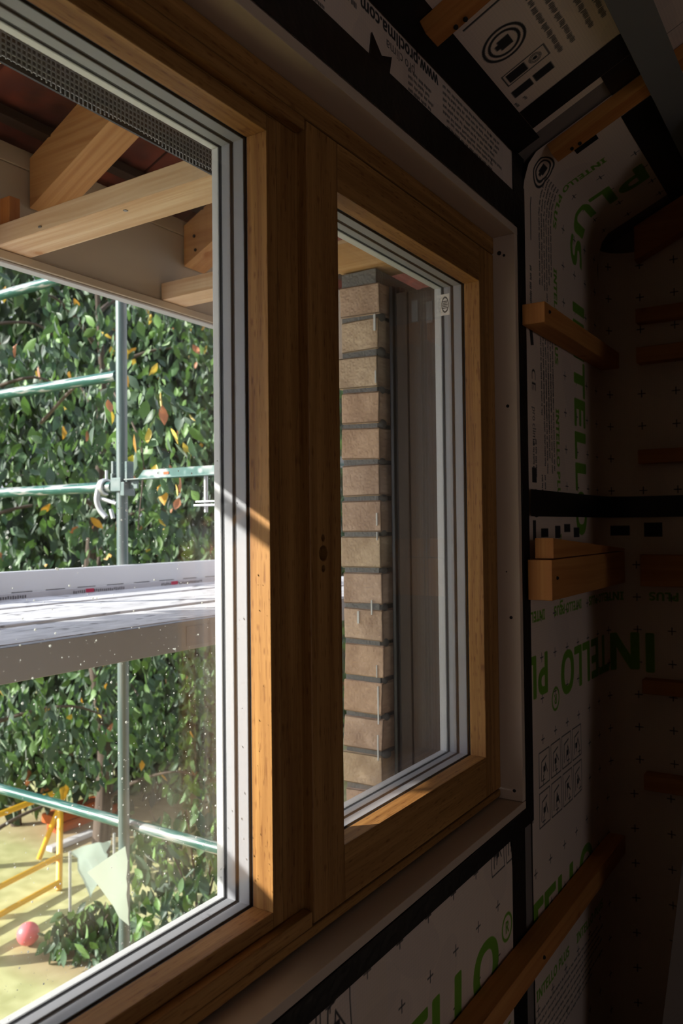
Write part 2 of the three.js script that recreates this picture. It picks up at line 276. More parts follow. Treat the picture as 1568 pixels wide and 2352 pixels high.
// right of the window: up the wall, bending into the roof slope; the same roll goes round the corner onto the end wall
const BEND = 0.74, RB = 0.2;                      // where the sheet leaves the wall, and the bend's radius
const TILT = Math.atan2(1, SLOPE);                // from upright to the slope
function wallToRoof(u, v, s) {
  if (v < BEND) return [u, v, -0.0015 + slack(u, v, s)];
  const a = Math.min((v - BEND) / RB, Math.PI / 2 - Math.atan(SLOPE)), rest = v - BEND - a * RB, y = BEND + RB * Math.sin(a) + rest * Math.cos(a), z = RB * (1 - Math.cos(a)) + rest * Math.sin(a);
  return [u, Math.min(y, ceilY(z) - 0.002), z];
}
const U0 = 1.70, U1 = 3.1, V0 = -1.5, V1 = 1.3, CORNER = 2.35, RC = XE - CORNER;
const rollMaterial = sheetTexture(U0, U1, V0, V1, 640, (S) => {
  S.crosses(1.725, 3.1, -0.68, -0.05, 0.094); S.crosses(2.03, 3.1, 0.1, 1.5, 0.094); S.crosses(1.76, 3.1, -1.48, -0.72, 0.1);
  // big capitals, running down the sheet
  S.text('INTELLO', 2.11, 0.6, 0.09, -90, 0.63, GREEN, true); S.text('PLUS', 2.1, 1.05, 0.09, -90, 0.36, GREEN, true); S.registered(2.17, 1.11, 0.032, -90); S.text('INTELLO', 2.1, 1.49, 0.09, -90, 0.3, GREEN, true);
  for (const v of [1.32, 0.98, 0.64, 0.29]) S.text('INTELLO PLUS', 1.955, v, 0.022, -90, 0.24, GREEN, true);
  S.text('INTELLO PLUS', 1.955, -0.02, 0.022, -90, 0.2, GREEN, true);
  for (const v of [1.38, 0.83, 0.52]) S.lines(1.94, v, 0.28, 6, 0.017, -90, 0.008);
  S.lines(1.94, 0.37, 0.25, 5, 0.017, -90, 0.008);
  S.emblem(1.815, 0.835, 0.042); S.box(1.79, 0.66, 0.004, 0.1, 0, true); S.lines(1.795, 0.6, 0.09, 1, 0.02, -90, 0.014);
  S.text('CE', 1.785, 0.365, 0.024, -90, 0.055); S.text('pro clima', 1.785, 0.275, 0.02, -90, 0.09); S.lines(1.81, 0.2, 0.07, 2, 0.016, -90, 0.01); S.box(1.775, 0.1, 0.03, 0.034, 0, true); S.box(1.782, 0.415, 0.02, 0.04, 12, true); S.lines(1.87, 0.12, 0.05, 2, 0.02, -90, 0.01); S.emblem(1.8, 0.052, 0.03);
  // small marks under the black tape
  for (const [u, v, w, h] of [[1.775, -0.032, 0.02, 0.045], [1.83, -0.026, 0.05, 0.02], [1.93, -0.03, 0.04, 0.03], [2.0, -0.016, 0.05, 0.02], [2.08, -0.03, 0.05, 0.025], [2.4, -0.03, 0.06, 0.028], [2.5, -0.034, 0.05, 0.04], [2.62, -0.03, 0.08, 0.016]]) S.box(u, v, w, h, 0, true);
  // upside down
  S.text('INTELLO', 2.53, -0.318, 0.1, 180, 0.575, GREEN, true); S.registered(1.916, -0.417, 0.026, 180); S.text('PLUS', 1.868, -0.298, 0.09, 180, 0.31, GREEN, true);
  S.text('INTELLO', 3.08, -0.318, 0.1, 180, 0.4, GREEN);
  for (const u of [1.845, 2.14, 2.44, 2.74]) S.text('INTELLO PLUS', u, -0.196, 0.022, 180, 0.23, GREEN, true);
  for (let r = 0; r < 2; r++) for (let i = 0; i < 4; i++) { S.picture(1.79 + 0.085 * i, -0.597 - 0.092 * r, 0.072, 0.078, i + 4 * r); S.picture(2.62 + 0.1 * i, -0.6 - 0.1 * r, 0.086, 0.086, i + 4 * r); }
  S.lines(1.75, -0.55, 0.14, 2, 0.012, -90);
  S.text('INTELLO', 1.53, -0.945, 0.1, 0, 0.68, GREEN, true); S.text('INTELLO PLUS', 1.75, -1.06, 0.022, 0, 0.24, GREEN, true); S.text('INTELLO PLUS', 2.05, -1.06, 0.022, 0, 0.24, GREEN, true); S.lines(1.72, -1.09, 0.6, 7, 0.017);
}, 13);
single('membrane_sheet', sheetGeo(1.742, CORNER, V0, 1.16, 20, 70, (u, v) => wallToRoof(u, v, 3), [U0, U1, V0, V1]), rollMaterial, 'printed membrane right of the window curving up into the roof slope', 'membrane');
const ARC = CORNER + RC * Math.PI / 2, round = (u, v) => { const a = (u - CORNER) / RC; return [CORNER + RC * Math.sin(a), v, -0.0015 + slack(u, v, 3) * Math.max(0, 1 - a) + RC * (1 - Math.cos(a))]; };
single('membrane_sheet', sheetGeo(CORNER, ARC, V0, 0.8, 12, 40, round, [U0, U1, V0, V1]), rollMaterial, 'narrow dark membrane rounding the corner between window wall and end wall', 'membrane');
single('membrane_sheet', sheetGeo(ARC, U1, V0, 0.87, 16, 20, (u, v) => [XE, v, RC - 0.0015 + u - ARC], [U0, U1, V0, V1]), rollMaterial, 'dark printed membrane covering the end wall', 'membrane');
// on the roof slope, left of the seam
single('membrane_sheet', sheetGeo(0.1, 1.68, 0, 1.2, 30, 24, (u, v) => { const z = v / Math.hypot(1, SLOPE); return [u, ceilY(z) - 0.0015, z]; }),
  sheetTexture(0.1, 1.68, 0, 1.2, 560, (S) => {
    S.emblem(1.37, 0.115, 0.04); S.box(1.27, 0.075, 0.004, 0.09, 0, true);
    S.box(1.452, 0.082, 0.026, 0.04, 0, true); S.box(1.447, 0.076, 0.036, 0.09); S.emblem(1.464, 0.142, 0.012); S.box(1.505, 0.072, 0.024, 0.042, 0, true); S.box(1.505, 0.12, 0.024, 0.04, 0, true); S.lines(1.543, 0.09, 0.012, 4, 0.02);
    for (let i = 0; i < 7; i++) S.lines(1.31, 0.19 + i * 0.026 + (i > 1 ? 0.012 : 0) + (i > 3 ? 0.012 : 0), 0.24, 1, 0.02, -0, 0.011); S.box(1.295, 0.185, 0.012, 0.02, 0, true);
    S.text('INTELLO PLUS', 1.1, 0.46, 0.022, 0, 0.24, GREEN, true); S.text('INTELLO PLUS', 1.4, 0.46, 0.022, 0, 0.24, GREEN, true); S.text('INTELLO', 0.9, 0.54, 0.1, 0, 0.64, GREEN); S.crosses(0.6, 1.68, 0.5, 1.2, 0.1);
  }, 14), 'printed membrane on the roof slope above the window with a round emblem', 'membrane');
single('membrane_sheet', sheetGeo(1.682, 2.43, 0.31, 1.2, 16, 16, (u, v) => { const z = v / Math.hypot(1, SLOPE); return [u, ceilY(z) - 0.0015, z]; }),
  sheetTexture(1.682, 2.43, 0.31, 1.2, 420, (S) => { S.crosses(1.75, 2.43, 0.4, 1.2, 0.1); S.text('INTELLO', 1.7, 0.58, 0.1, 0, 0.64, GREEN, true); }, 15), 'plain end of membrane on the roof slope beyond the steel channel', 'membrane');
// ------------------------------------------------------------------ black tape
const tapeMaps = { bumpMap: dataMap(128, 128, (u, v) => { const t = 255 * (0.6 * vnoise(u * 8, v * 4, 8, 4, 21) + 0.4 * vnoise(u * 20, v * 20, 20, 20, 22)); return [t, t, t]; }, false) };
tapeMaps.bumpMap.repeat.set(7, 7);
M.tape = new THREE.MeshStandardMaterial({ color: lin(0.006, 0.006, 0.0065), roughness: 0.4, ...tapeMaps, bumpScale: 0.0012 });
const tape = (x0, x1, y0, y1, label) => single('black_tape', bar(x0, x1, y0, y1, 0.0005, 0.0022, 0), M.tape, label, 'tape');
tape(0.1, 1.68, 0.6635, 0.7355, 'wide black tape sealing the lining above the window');
tape(1.7055, 1.747, -0.655, 0.83, 'black tape running down the right edge of the window lining');
tape(0.1, 1.7053, -0.655, -0.6175, 'black tape sealing the lining below the window sill');
tape(1.615, 1.69, -1.5, -0.6555, 'vertical black tape seam below the corner of the window');
tape(1.6802, 1.7053, 0.664, 0.83, 'short black tape at the upper right corner of the window');
single('black_tape', sheetGeo(1.747, 2.95, 0.022, 0.083, 30, 1, (u, v) => { const q = u < CORNER ? [u, v, 0.0065] : null; if (q) return q; const a = Math.min((u - CORNER) / RC, Math.PI / 2), r = RC - 0.006; return [CORNER + r * Math.sin(a), v, 0.0065 + r * (1 - Math.cos(a)) + (u - CORNER - a * RC)]; }), new THREE.MeshStandardMaterial({ color: lin(0.006, 0.006, 0.0065), roughness: 0.4, side: THREE.DoubleSide }), 'horizontal black tape crossing the membrane right of the window into the corner', 'tape');
const roofTape = (x0, x1, z0, z1, label) => single('black_tape', sheetGeo(x0, x1, z0, z1, 10, 10, (u, v) => [u, ceilY(v) - 0.0035, v]), M.tapeFlat ??= new THREE.MeshStandardMaterial({ color: lin(0.006, 0.006, 0.0065), roughness: 0.4, side: THREE.DoubleSide }), label, 'tape');
roofTape(0.1, 1.7, 0.001, 0.056, 'black tape along the angle between wall and roof slope');
roofTape(1.575, 1.655, 0.0565, 0.3, 'black tape seam running up the roof slope from the window corner');
roofTape(1.6555, 1.742, 0.2, 0.285, 'black tape patch beside the steel channel on the roof slope');
roofTape(1.84, 2.42, 0.195, 0.3, 'black tape on the roof slope under the steel channel');
roofTape(1.81, 1.86, 0.09, 0.14, 'small square black tape patch by the roof batten');
// a torn tape end above the window
{
  const s = new THREE.Shape(); s.moveTo(1.13, 0.736); s.lineTo(1.068, 0.737); s.lineTo(1.075, 0.775); s.lineTo(1.105, 0.752); s.lineTo(1.138, 0.766);
  const g = new THREE.ExtrudeGeometry(s, { depth: 0.0012, bevelEnabled: false }); g.translate(0, 0, 0.0005); single('tape_end', g, M.tape, 'torn end of black tape turned up over the strip above the window', 'tape');
}
// ------------------------------------------------------------------ battens
const battenGroup = { };
function batten(geo, label, m = M.warmPine) { return single('batten', geo, m, label, 'batten'); }
function slopeBar(x0, x1, z0, z1, t, off = 0.003) { // a bar lying under the roof slope
  const len = (z1 - z0) * Math.hypot(1, SLOPE), g = new RoundedBoxGeometry(x1 - x0, t, len, 1, 0.0015), h = grain(g, 'z'); h.rotateX(-Math.atan(SLOPE));
  const n = new THREE.Vector3(0, -1, SLOPE).normalize(), zc = (z0 + z1) / 2; h.translate((x0 + x1) / 2, ceilY(zc) + n.y * (t / 2 + off), zc + n.z * (t / 2 + off)); return h;
}
{
  const holes = (o, list) => list.forEach(([x, y, z]) => { const g = new THREE.SphereGeometry(0.0042, 10, 8); g.translate(x, y, z); part('nail_head', g, M.hole, o); });
  const under = (z) => ceilY(z) - 0.0315;
  let o = batten(slopeBar(1.178, 1.223, 0.03, 1.6, 0.028), 'roof batten nearest the window head, two nail heads near its end'); holes(o, [[1.212, under(0.07), 0.082], [1.21, under(0.082), 0.1]]);
  o = batten(slopeBar(1.743, 1.788, 0.055, 1.6, 0.028), 'roof batten right of the seam, crossing behind the steel channel'); holes(o, [[1.772, under(0.11), 0.122], [1.77, under(0.093), 0.105]]);
  o = batten(bar(1.715, XE - 0.085, 0.446, 0.492, 0.004, 0.056, 0.0015), 'short batten high on the wall right of the window'); holes(o, [[1.745, 0.474, 0.056]]);
  { const s = new THREE.Shape(); s.moveTo(1.73, -0.0715); s.lineTo(XE - 0.085, -0.0715); s.lineTo(XE - 0.085, -0.066); s.lineTo(1.73, -0.027); const g = new THREE.ExtrudeGeometry(s, { depth: 0.04, bevelEnabled: true, bevelThickness: 0.001, bevelSize: 0.001, bevelOffset: -0.001, bevelSegments: 1 }); g.translate(0, 0, 0.021); batten(grain(g, 'x'), 'wedge-shaped upper piece of the doubled batten right of the window'); }
  o = batten(bar(1.718, XE - 0.085, -0.163, -0.074, 0.007, 0.062, 0.0015), 'deep lower piece of the doubled batten right of the window'); holes(o, [[1.75, -0.115, 0.0625]]);
  o = batten(bar(0.15, XE - 0.085, -0.926, -0.876, 0.004, 0.05, 0.0015), 'long batten across the wall below the window'); holes(o, [[1.66, -0.905, 0.0505], [0.93, -0.905, 0.0505]]);
  for (const [y, h, l] of [[0.6, 0.04, 'dim end wall batten under the raking one'], [0.487, 0.045, 'dim end wall batten level with the high short batten'], [0.195, 0.04, 'dim end wall batten just above the black tape'], [-0.13, 0.09, 'deep dim end wall batten meeting the doubled batten'], [-0.46, 0.04, 'dim end wall batten at mid height in the corner'], [-0.73, 0.045, 'dim end wall batten low in the corner']]) batten(bar(XE - 0.046, XE - 0.004, y - h / 2, y + h / 2, 0.094, 1.2, 0.0015), l);
  const s = new THREE.Shape(); s.moveTo(0.095, ceilY(0.095) - 0.012); s.lineTo(1.2, ceilY(1.2) - 0.012); s.lineTo(1.2, ceilY(1.2) - 0.11); s.lineTo(0.095, ceilY(0.095) - 0.11);
  const g = new THREE.ExtrudeGeometry(s, { depth: 0.045, bevelEnabled: false }); g.rotateY(-Math.PI / 2); g.translate(XE - 0.004, 0, 0);
  batten(grain(g, 'z'), 'raking batten along the top of the end wall');
}
{ // folded steel channel carried under the roof battens
  const n = new THREE.Vector3(0, -1, SLOPE).normalize(), s = new THREE.Shape(); const wv = 0.034, t = 0.002;
  s.moveTo(-wv, 0); s.lineTo(wv, 0); s.lineTo(wv, 0.012); s.lineTo(wv - t, 0.012); s.lineTo(wv - t, t); s.lineTo(-wv + t, t); s.lineTo(-wv + t, 0.012); s.lineTo(-wv, 0.012);
  const g = new THREE.ExtrudeGeometry(s, { depth: 2.2, bevelEnabled: false }); g.rotateY(Math.PI / 2); g.rotateX(-Math.atan(SLOPE));
  const zc = 0.287; g.translate(0.2, ceilY(zc) + n.y * 0.046, zc + n.z * 0.046);
  single('steel_channel', g, M.steel, 'grey steel channel running along under the roof battens', 'channel');
}
{ // plain lined partition at the viewer's right, standing a little way in from the corner, and a board leaning on it
  struct('wall_partition', bar(1.93, XE - 0.01, BOTTOM, 0.93, 0.315, 0.46, 0), M.room);
}

{
  const g = bar(-0.009, 0.009, 0, 1.15, 0, 0.22, 0.001); g.rotateX(0.131); g.translate(1.919, BOTTOM + 0.03, 0.172);
  single('leaning_board', g, M.room, 'dim board leaning at the bottom right edge of the view', 'board');
}
// ------------------------------------------------------------------ outside: brick pier and eaves
{
  const brickMaps = dataMap(256, 256, (u, v) => { const n = 0.6 * vnoise(u * 6, v * 6, 6, 6, 31) + 0.3 * vnoise(u * 24, v * 24, 24, 24, 32) + 0.25 * vnoise(u * 90, v * 90, 90, 90, 33); return mixc([238, 216, 196], [176, 152, 134], n); });
  const bump = dataMap(256, 256, (u, v) => { const t = 255 * (0.5 * vnoise(u * 12, v * 12, 12, 12, 34) + 0.5 * vnoise(u * 60, v * 60, 60, 60, 35)); return [t, t, t]; }, false);
  brickMaps.repeat.set(4, 4); bump.repeat.set(4, 4);
  const mats = [[1.0, 0.92, 0.82], [0.98, 0.86, 0.76], [1.0, 0.97, 0.86], [0.96, 0.88, 0.82], [0.9, 0.82, 0.78]].map((c) => new THREE.MeshStandardMaterial({ map: brickMaps, bumpMap: bump, bumpScale: 0.003, color: lin(...c), roughness: 0.9 }));
  const mortar = new THREE.MeshStandardMaterial({ color: lin(0.2, 0.195, 0.19), roughness: 0.95, bumpMap: bump, bumpScale: 0.004 });
  const white = new THREE.MeshStandardMaterial({ color: lin(0.75, 0.75, 0.74), roughness: 0.8 });
  const pier = thing('brick_pier', 'pale brown brick pier seen edge on through the right-hand window', 'brickwork', [1.65, 0, -0.385]);
  part('mortar', bar(0.007, 0.23, -1.3, 0.622, -0.049, 0.049, 0.002), mortar, pier);
  const y0 = 0.012;   // mid-height joint of a course
  for (let k = -15; k < 7; k++) {
    const y = -0.0125 + k * 0.0868 + 0.0868, w = rr(0.104, 0.112), a = rr(-0.003, 0.003), d = rr(0, 0.004);
    const g = new RoundedBoxGeometry(0.226, 0.0765, w, 1, 0.004), p = g.attributes.position;
    for (let i = 0; i < p.count; i++) { const X = p.getX(i), Y = p.getY(i), Z = p.getZ(i); p.setXYZ(i, X + 0.004 * (vnoise(Y * 60 + 40, Z * 60 + 40 + k, 999, 999, k) - 0.5), Y + 0.005 * (vnoise(Z * 40 + 40, X * 9 + 40 + k, 999, 999, k + 40) - 0.5), Z + 0.006 * (vnoise(Y * 50 + 40, X * 9 + 40, 999, 999, k + 60) - 0.5)); }
    g.translate(0.115 + d, y - 0.045, a); part('brick', grain(g, 'z'), mats[Math.floor(rnd() * 5)], pier);
    // mortar squeezed out into the cavity
    const b = new THREE.IcosahedronGeometry(0.013, 1); b.scale(rr(0.7, 1.1), rr(0.5, 1.0), rr(0.6, 1.1)); b.translate(0.02, y - 0.0885 + rr(-0.004, 0.004), 0.053); part('mortar_lump', b, mortar, pier);
  }
  for (const [y, z, h, w] of [[-0.215, -0.008, 0.03, 0.006], [-0.19, 0.03, 0.035, 0.004], [-0.42, 0.045, 0.09, 0.004], [-0.52, 0.043, 0.06, 0.004], [-0.34, 0.042, 0.03, 0.003], [0.49, 0.047, 0.04, 0.006], [0.36, 0.048, 0.03, 0.004], [0.02, 0.047, 0.03, 0.004], [-0.02, 0.047, 0.02, 0.003]]) part('white_run', bar(0.0, 0.0025, y - h / 2, y + h / 2, z - w / 2, z + w / 2, 0.0008), white, pier);
  struct('wall_outer', merged([bar(1.885, 2.9, -3.2, 0.62, -0.44, -0.33, 0), bar(-3.3, 1.65, -3.2, -0.72, -0.44, -0.33, 0), bar(-3.3, -0.7, -0.72, 0.62, -0.44, -0.33, 0), bar(-3.3, 2.9, -3.2, BOTTOM, -0.33, -0.02, 0)]), new THREE.MeshStandardMaterial({ map: brickMaps, bumpMap: bump, bumpScale: 0.003, color: lin(0.8, 0.68, 0.58), roughness: 0.9 }));
  const top = single('plate', bar(1.645, 1.745, 0.626, 0.695, -0.44, -0.2, 0.002), M.pine, 'pale timber bearer lying on top of the brick pier', 'timber'); top.name = 'timber_bearer';
}
{ // dark boards closing the cavity beside the sash
  const o = thing('cavity_boards', 'dark brown upright boards between the sash and the brick pier', 'boards', [1.68, -1.2, -0.17]);
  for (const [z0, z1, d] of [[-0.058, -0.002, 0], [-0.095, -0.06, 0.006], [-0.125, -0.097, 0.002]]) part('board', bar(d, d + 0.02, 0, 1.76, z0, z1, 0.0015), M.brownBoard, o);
  for (const [z, y] of [[-0.077, 1.71], [-0.036, 1.70]]) part('steel_plate', bar(-0.0022 + (z < -0.06 ? 0.006 : 0), (z < -0.06 ? 0.006 : 0) - 0.0002, y - 0.025, y + 0.025, z - 0.008, z + 0.008, 0), M.channelGrey ??= new THREE.MeshStandardMaterial({ color: lin(0.1, 0.1, 0.105), roughness: 0.6, metalness: 0.4 }), o);
  const s = []; for (let i = 0; i < 3; i++) s.push(bar(0.01 * i, 0.012 * i + 0.02, 0, 1.78, -0.145 + 0.006 * i, -0.134 + 0.006 * i, 0.003)); part('membrane_fold', merged(s), M.black, o);
}
// eaves
const RZ = -1.17, rafterY = (z) => 0.838 + SLOPE * (z - RZ);             // underside of the rafters
{
  const raf = (x0, x1) => { const s = new THREE.Shape(), zi = -0.166; s.moveTo(RZ + 0.005, rafterY(RZ)); s.lineTo(zi, rafterY(zi)); s.lineTo(zi, rafterY(zi) + 0.13); s.lineTo(RZ + 0.005, rafterY(RZ) + 0.13); const g = new THREE.ExtrudeGeometry(s, { depth: x1 - x0 - 0.002, bevelEnabled: true, bevelThickness: 0.001, bevelSize: 0.001, bevelOffset: -0.001, bevelSegments: 1 }); g.rotateY(-Math.PI / 2); g.translate(x1 - 0.001, 0, 0); return grain(g, 'z'); };
  const bolts = (o, list) => list.forEach(([x, y, z]) => { const g = new THREE.CylinderGeometry(0.005, 0.005, 0.003, 10); g.rotateZ(Math.PI / 2); g.translate(x, y, z); part('nail_head', g, M.hole, o); });
  single('rafter', raf(0.735, 0.83), M.rafterPine, 'rafter at the left edge, nearest the viewer', 'rafter');
  single('rafter', raf(1.305, 1.4), M.rafterPine, 'square rafter end rising over the pale eaves joist', 'rafter');
  const o = single('rafter', raf(1.87, 1.965), M.rafterPine, 'rafter half hidden by the window frame with two dark nail holes', 'rafter'); bolts(o, [[1.869, 0.925, -1.12], [1.869, 0.88, -1.115]]);
  single('eaves_joist', bar(0.63, 0.735, 0.706, 0.756, RZ + 0.005, -0.32, 0.002), M.palePine, 'eaves joist out at the left, mostly outside the view', 'joist');
  const j = single('eaves_joist', bar(1.2, 1.305, 0.706, 0.756, RZ + 0.005, -0.32, 0.002), M.palePine, 'long pale eaves joist crossing the top of the view', 'joist');
  for (const [x, y, z] of [[1.2, 0.716, -0.98], [1.225, 0.706, -0.72]]) { const g = new THREE.BoxGeometry(0.008, 0.004, 0.008); g.translate(x, y, z); part('nail_head', g, M.steel, j); }
  single('eaves_joist', bar(1.77, 1.87, 0.706, 0.758, RZ + 0.005, -0.32, 0.002), M.palePine, 'short visible eaves joist low at the window frame', 'joist');
  single('blocking', bar(1.735, 1.8, 0.98, 1.3, -1.1, -1.055, 0.002), M.rafterPine, 'upright timber block hanging behind the long joist', 'timber');
  single('blocking', bar(1.215, 1.245, 0.757, 0.83, -1.16, -1.12, 0.002), M.warmPine, 'small orange timber cleat on the joist at the left edge', 'timber');
  const f = thing('fascia', 'beige fascia board with pale lower edge closing the eaves', 'fascia', [0, 0, RZ]);
  const fm = new THREE.MeshStandardMaterial({ bumpMap: pineMaps.bumpMap, bumpScale: 0.0003, color: lin(0.54, 0.45, 0.33), roughness: 0.85 });
  part('panel', bar(-3, 4, 0.706, 0.935, -0.02, 0, 0.001), fm, f); part('upper_strip', bar(-3, 4, 0.937, 0.985, -0.02, 0.003, 0.002), fm, f); part('soffit_batten', bar(-3, 4, 0.683, 0.7045, -0.02, 0.012, 0.002), fm, f);
  part('lower_edge', bar(-3, 4, 0.675, 0.6825, -0.028, 0.004, 0.003), M.paleFrame, f); part('outer_board', bar(-3, 4, 0.695, 0.985, -0.034, -0.021, 0.002), M.paleFrame, f);
  // clay tiles, seen from below between the rafters
  const clay = new THREE.MeshStandardMaterial({ map: dataMap(256, 256, (u, v) => mixc([176, 92, 70], [80, 40, 34], 0.7 * vnoise(u * 5, v * 9, 5, 9, 41) + 0.5 * vnoise(u * 30, v * 30, 30, 30, 42))), roughness: 0.95, color: lin(0.8, 0.7, 0.66) });
  const roof = thing('tile_roof', 'dark red clay tiles seen from below between the rafters', 'roof', [0, 0, 0]);
  for (let r = 0; r < 4; r++) { const z = -1.32 + r * 0.33; for (let c = 0; c < 12; c++) { const x = 0.2 + c * 0.262 + (r % 2) * 0.13, g = new RoundedBoxGeometry(0.255, 0.022, 0.4, 1, 0.006); g.rotateX(-Math.atan(SLOPE) + 0.05); g.translate(x, rafterY(z + 0.16) + 0.185 + rr(-0.003, 0.003), z + 0.17); part('tile', grain(g, 'x'), clay, roof); } }
  const s = new THREE.Shape(), zi = -0.166; s.moveTo(-1.3, rafterY(-1.3) + 0.235); s.lineTo(4, rafterY(4) + 0.235); s.lineTo(4, rafterY(4) + 0.32); s.lineTo(-1.3, rafterY(-1.3) + 0.27);
  const g = new THREE.ExtrudeGeometry(s, { depth: 8, bevelEnabled: false }); g.rotateY(-Math.PI / 2); g.translate(4.4, 0, 0); struct('roof', g, clay);
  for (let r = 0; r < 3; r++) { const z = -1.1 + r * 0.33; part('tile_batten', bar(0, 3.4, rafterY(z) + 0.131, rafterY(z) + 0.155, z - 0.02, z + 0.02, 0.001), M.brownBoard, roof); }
}
{ // wire mesh strip hanging below the head
  const m = thing('wire_mesh', 'strip of dark square wire mesh hanging along the window head', 'mesh', [0, 0.62, -0.3]); const c = 0.0078, wire = new THREE.MeshStandardMaterial({ color: lin(0.3, 0.3, 0.33), roughness: 0.5, metalness: 0.2 }), list = [];
  for (let x = -0.1; x < 1.1; x += c) list.push(bar(x - 0.0009, x + 0.0009, -0.004 + 0.004 * Math.sin(x * 31), 0.045, -0.0009, 0.0009, 0, 'y'));
  for (let k = 0; k < 6; k++) list.push(bar(-0.1, 1.1, 0.002 + k * c - 0.0009, 0.002 + k * c + 0.0009, -0.0009, 0.0009, 0, 'x'));
  const w = part('wires', merged(list), wire, m); w.userData.kind = 'stuff';
  part('backing', bar(-0.1, 1.1, -0.002, 0.05, -0.012, -0.008, 0), M.black, m);
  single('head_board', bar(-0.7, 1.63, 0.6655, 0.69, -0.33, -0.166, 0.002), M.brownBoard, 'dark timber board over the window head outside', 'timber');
}

// ------------------------------------------------------------------ scaffold
{
  const green = new THREE.MeshStandardMaterial({ map: dataMap(256, 256, (u, v) => { const n = 0.6 * vnoise(u * 12, v * 12, 12, 12, 51) + 0.4 * vnoise(u * 48, v * 48, 48, 48, 52); return n > 0.5 ? mixc([56, 96, 88], [150, 150, 148], Math.min(1, (n - 0.5) * 5)) : [34, 74 + 30 * n, 68 + 24 * n]; }), roughness: 0.36, metalness: 0.1 });
  const grey = new THREE.MeshStandardMaterial({ map: dataMap(128, 128, (u, v) => { const n = 0.6 * vnoise(u * 6, v * 6, 6, 6, 53) + 0.4 * vnoise(u * 30, v * 30, 30, 30, 54); return mixc([62, 86, 84], [128, 132, 130], n * 1.4 - 0.2); }), roughness: 0.45, metalness: 0.2 });
  const SX = 2.44, SZ = -2.09;
  const post = thing('scaffold_post', 'upright green scaffold tube with clamps outside the window', 'scaffold', [SX, GROUND, SZ]);
  part('tube', tube([0, 0, 0], [0, 5.8, 0], 0.0242, 20), grey, post); part('base_plate', bar(-0.08, 0.08, 0, 0.012, -0.08, 0.08, 0.002), M.galvanised, post);
  for (const [x0, x1, y0, y1, z0, z1] of [[-0.036, -0.025, 3.37, 3.43, -0.03, 0.03], [-0.034, 0.03, 3.372, 3.45, -0.037, -0.0245], [-0.034, 0.03, 3.35, 3.41, 0.0245, 0.05], [-0.02, 0.02, 3.41, 3.5, 0.038, 0.053], [-0.018, 0.018, 3.42, 3.505, -0.05, -0.037]]) part('socket', bar(x0, x1, y0, y1, z0, z1, 0.003), grey, post);
  const rail = (y, z0, z1, label, x = SX) => single('scaffold_tube', tube([x, y, z0], [x, y, z1], 0.0242, 18), green, label, 'scaffold');
  rail(1.18, -3.6, SZ - 0.03, 'topmost green scaffold tube, just under the eaves'); rail(0.682, -3.6, SZ - 0.03, 'middle green scaffold tube behind the leaves'); rail(0.193, -3.6, SZ - 0.06, 'green scaffold tube ending at the silver clamp');
  rail(-1.296, -3.6, -0.6,  'silver-green scaffold tube low in the view, below the deck', SX + 0.052);
  const far = thing('scaffold_post', 'second scaffold post, farther out beyond the left edge', 'scaffold', [SX, GROUND, -3.62]); part('tube', tube([0, 0, 0], [0, 5.8, 0], 0.0242, 16), grey, far);
  const clamp = thing('scaffold_clamp', 'silver scaffold clamp with a hinged hook on the lower tube', 'clamp', [SX, 0.193, -2.2]);
  { const t = new THREE.TorusGeometry(0.031, 0.009, 8, 18, 4.2); t.scale(1, 1, 2.2); t.rotateZ(0.6); part('collar', t, M.galvanised, clamp);
    const c = new THREE.CatmullRomCurve3([[-0.03, -0.01, -0.01], [-0.036, -0.06, -0.012], [-0.03, -0.1, 0.0], [-0.02, -0.135, 0.03]].map((p) => new THREE.Vector3(...p))), h = new THREE.TubeGeometry(c, 14, 0.0125, 8); part('hook', h, M.galvanised, clamp);
    for (const [a, b, r] of [[[-0.02, -0.05, 0.0], [-0.01, -0.075, 0.085], 0.0085], [[0, 0.03, 0.01], [0, 0.075, 0.01], 0.006], [[-0.02, -0.1, 0.06], [-0.02, -0.14, 0.075], 0.009]]) part('bolt', tube(a, b, r, 8), M.galvanised, clamp); }
  const tr = thing('scaffold_bracket', 'flat green steel bearer with a slanted end beside the post', 'scaffold', [SX, 0.24, 0]);
  { const s = new THREE.Shape(); s.moveTo(-1.99, -0.018); s.lineTo(-1.95, 0.018); s.lineTo(-0.9, 0.018); s.lineTo(-0.9, -0.018); const g = new THREE.ExtrudeGeometry(s, { depth: 0.006, bevelEnabled: false }); g.rotateY(-Math.PI / 2); part('web', grain(g, 'z'), green, tr); part('flange', bar(-0.035, 0.006, -0.023, -0.0182, -2.04, -0.9, 0.001), green, tr); part('gusset', bar(-0.005, 0.004, -0.06, -0.0235, -2.05, -1.99, 0.002), grey, tr); }
  const rust = new THREE.MeshStandardMaterial({ color: lin(0.5, 0.12, 0.04), roughness: 0.8 }); part('paint_mark', bar(-0.0085, -0.0065, -0.006, 0.004, -1.83, -1.8, 0), rust, tr);
  single('scaffold_end', merged([bar(2.41, 2.47, 0.095, 0.102, -1.64, -1.5, 0.001), bar(2.41, 2.47, 0.11, 0.116, -1.63, -1.5, 0.001), tube([2.44, 0.07, -1.6], [2.44, 0.2165, -1.6], 0.008, 8)]), M.galvanised, 'small steel plates half hidden by the window frame', 'scaffold');
  // guard rails of the next bay, out of the picture to the left
  const gr = (y, label, r) => single('guard_rail', tube([-4.5, y, SZ], [1.55, y, SZ], r, 16), green, label, 'scaffold');
  gr(1.18, 'upper guard rail of the next scaffold bay', 0.0135); gr(0.653, 'lower guard rail of the next scaffold bay', 0.0242);
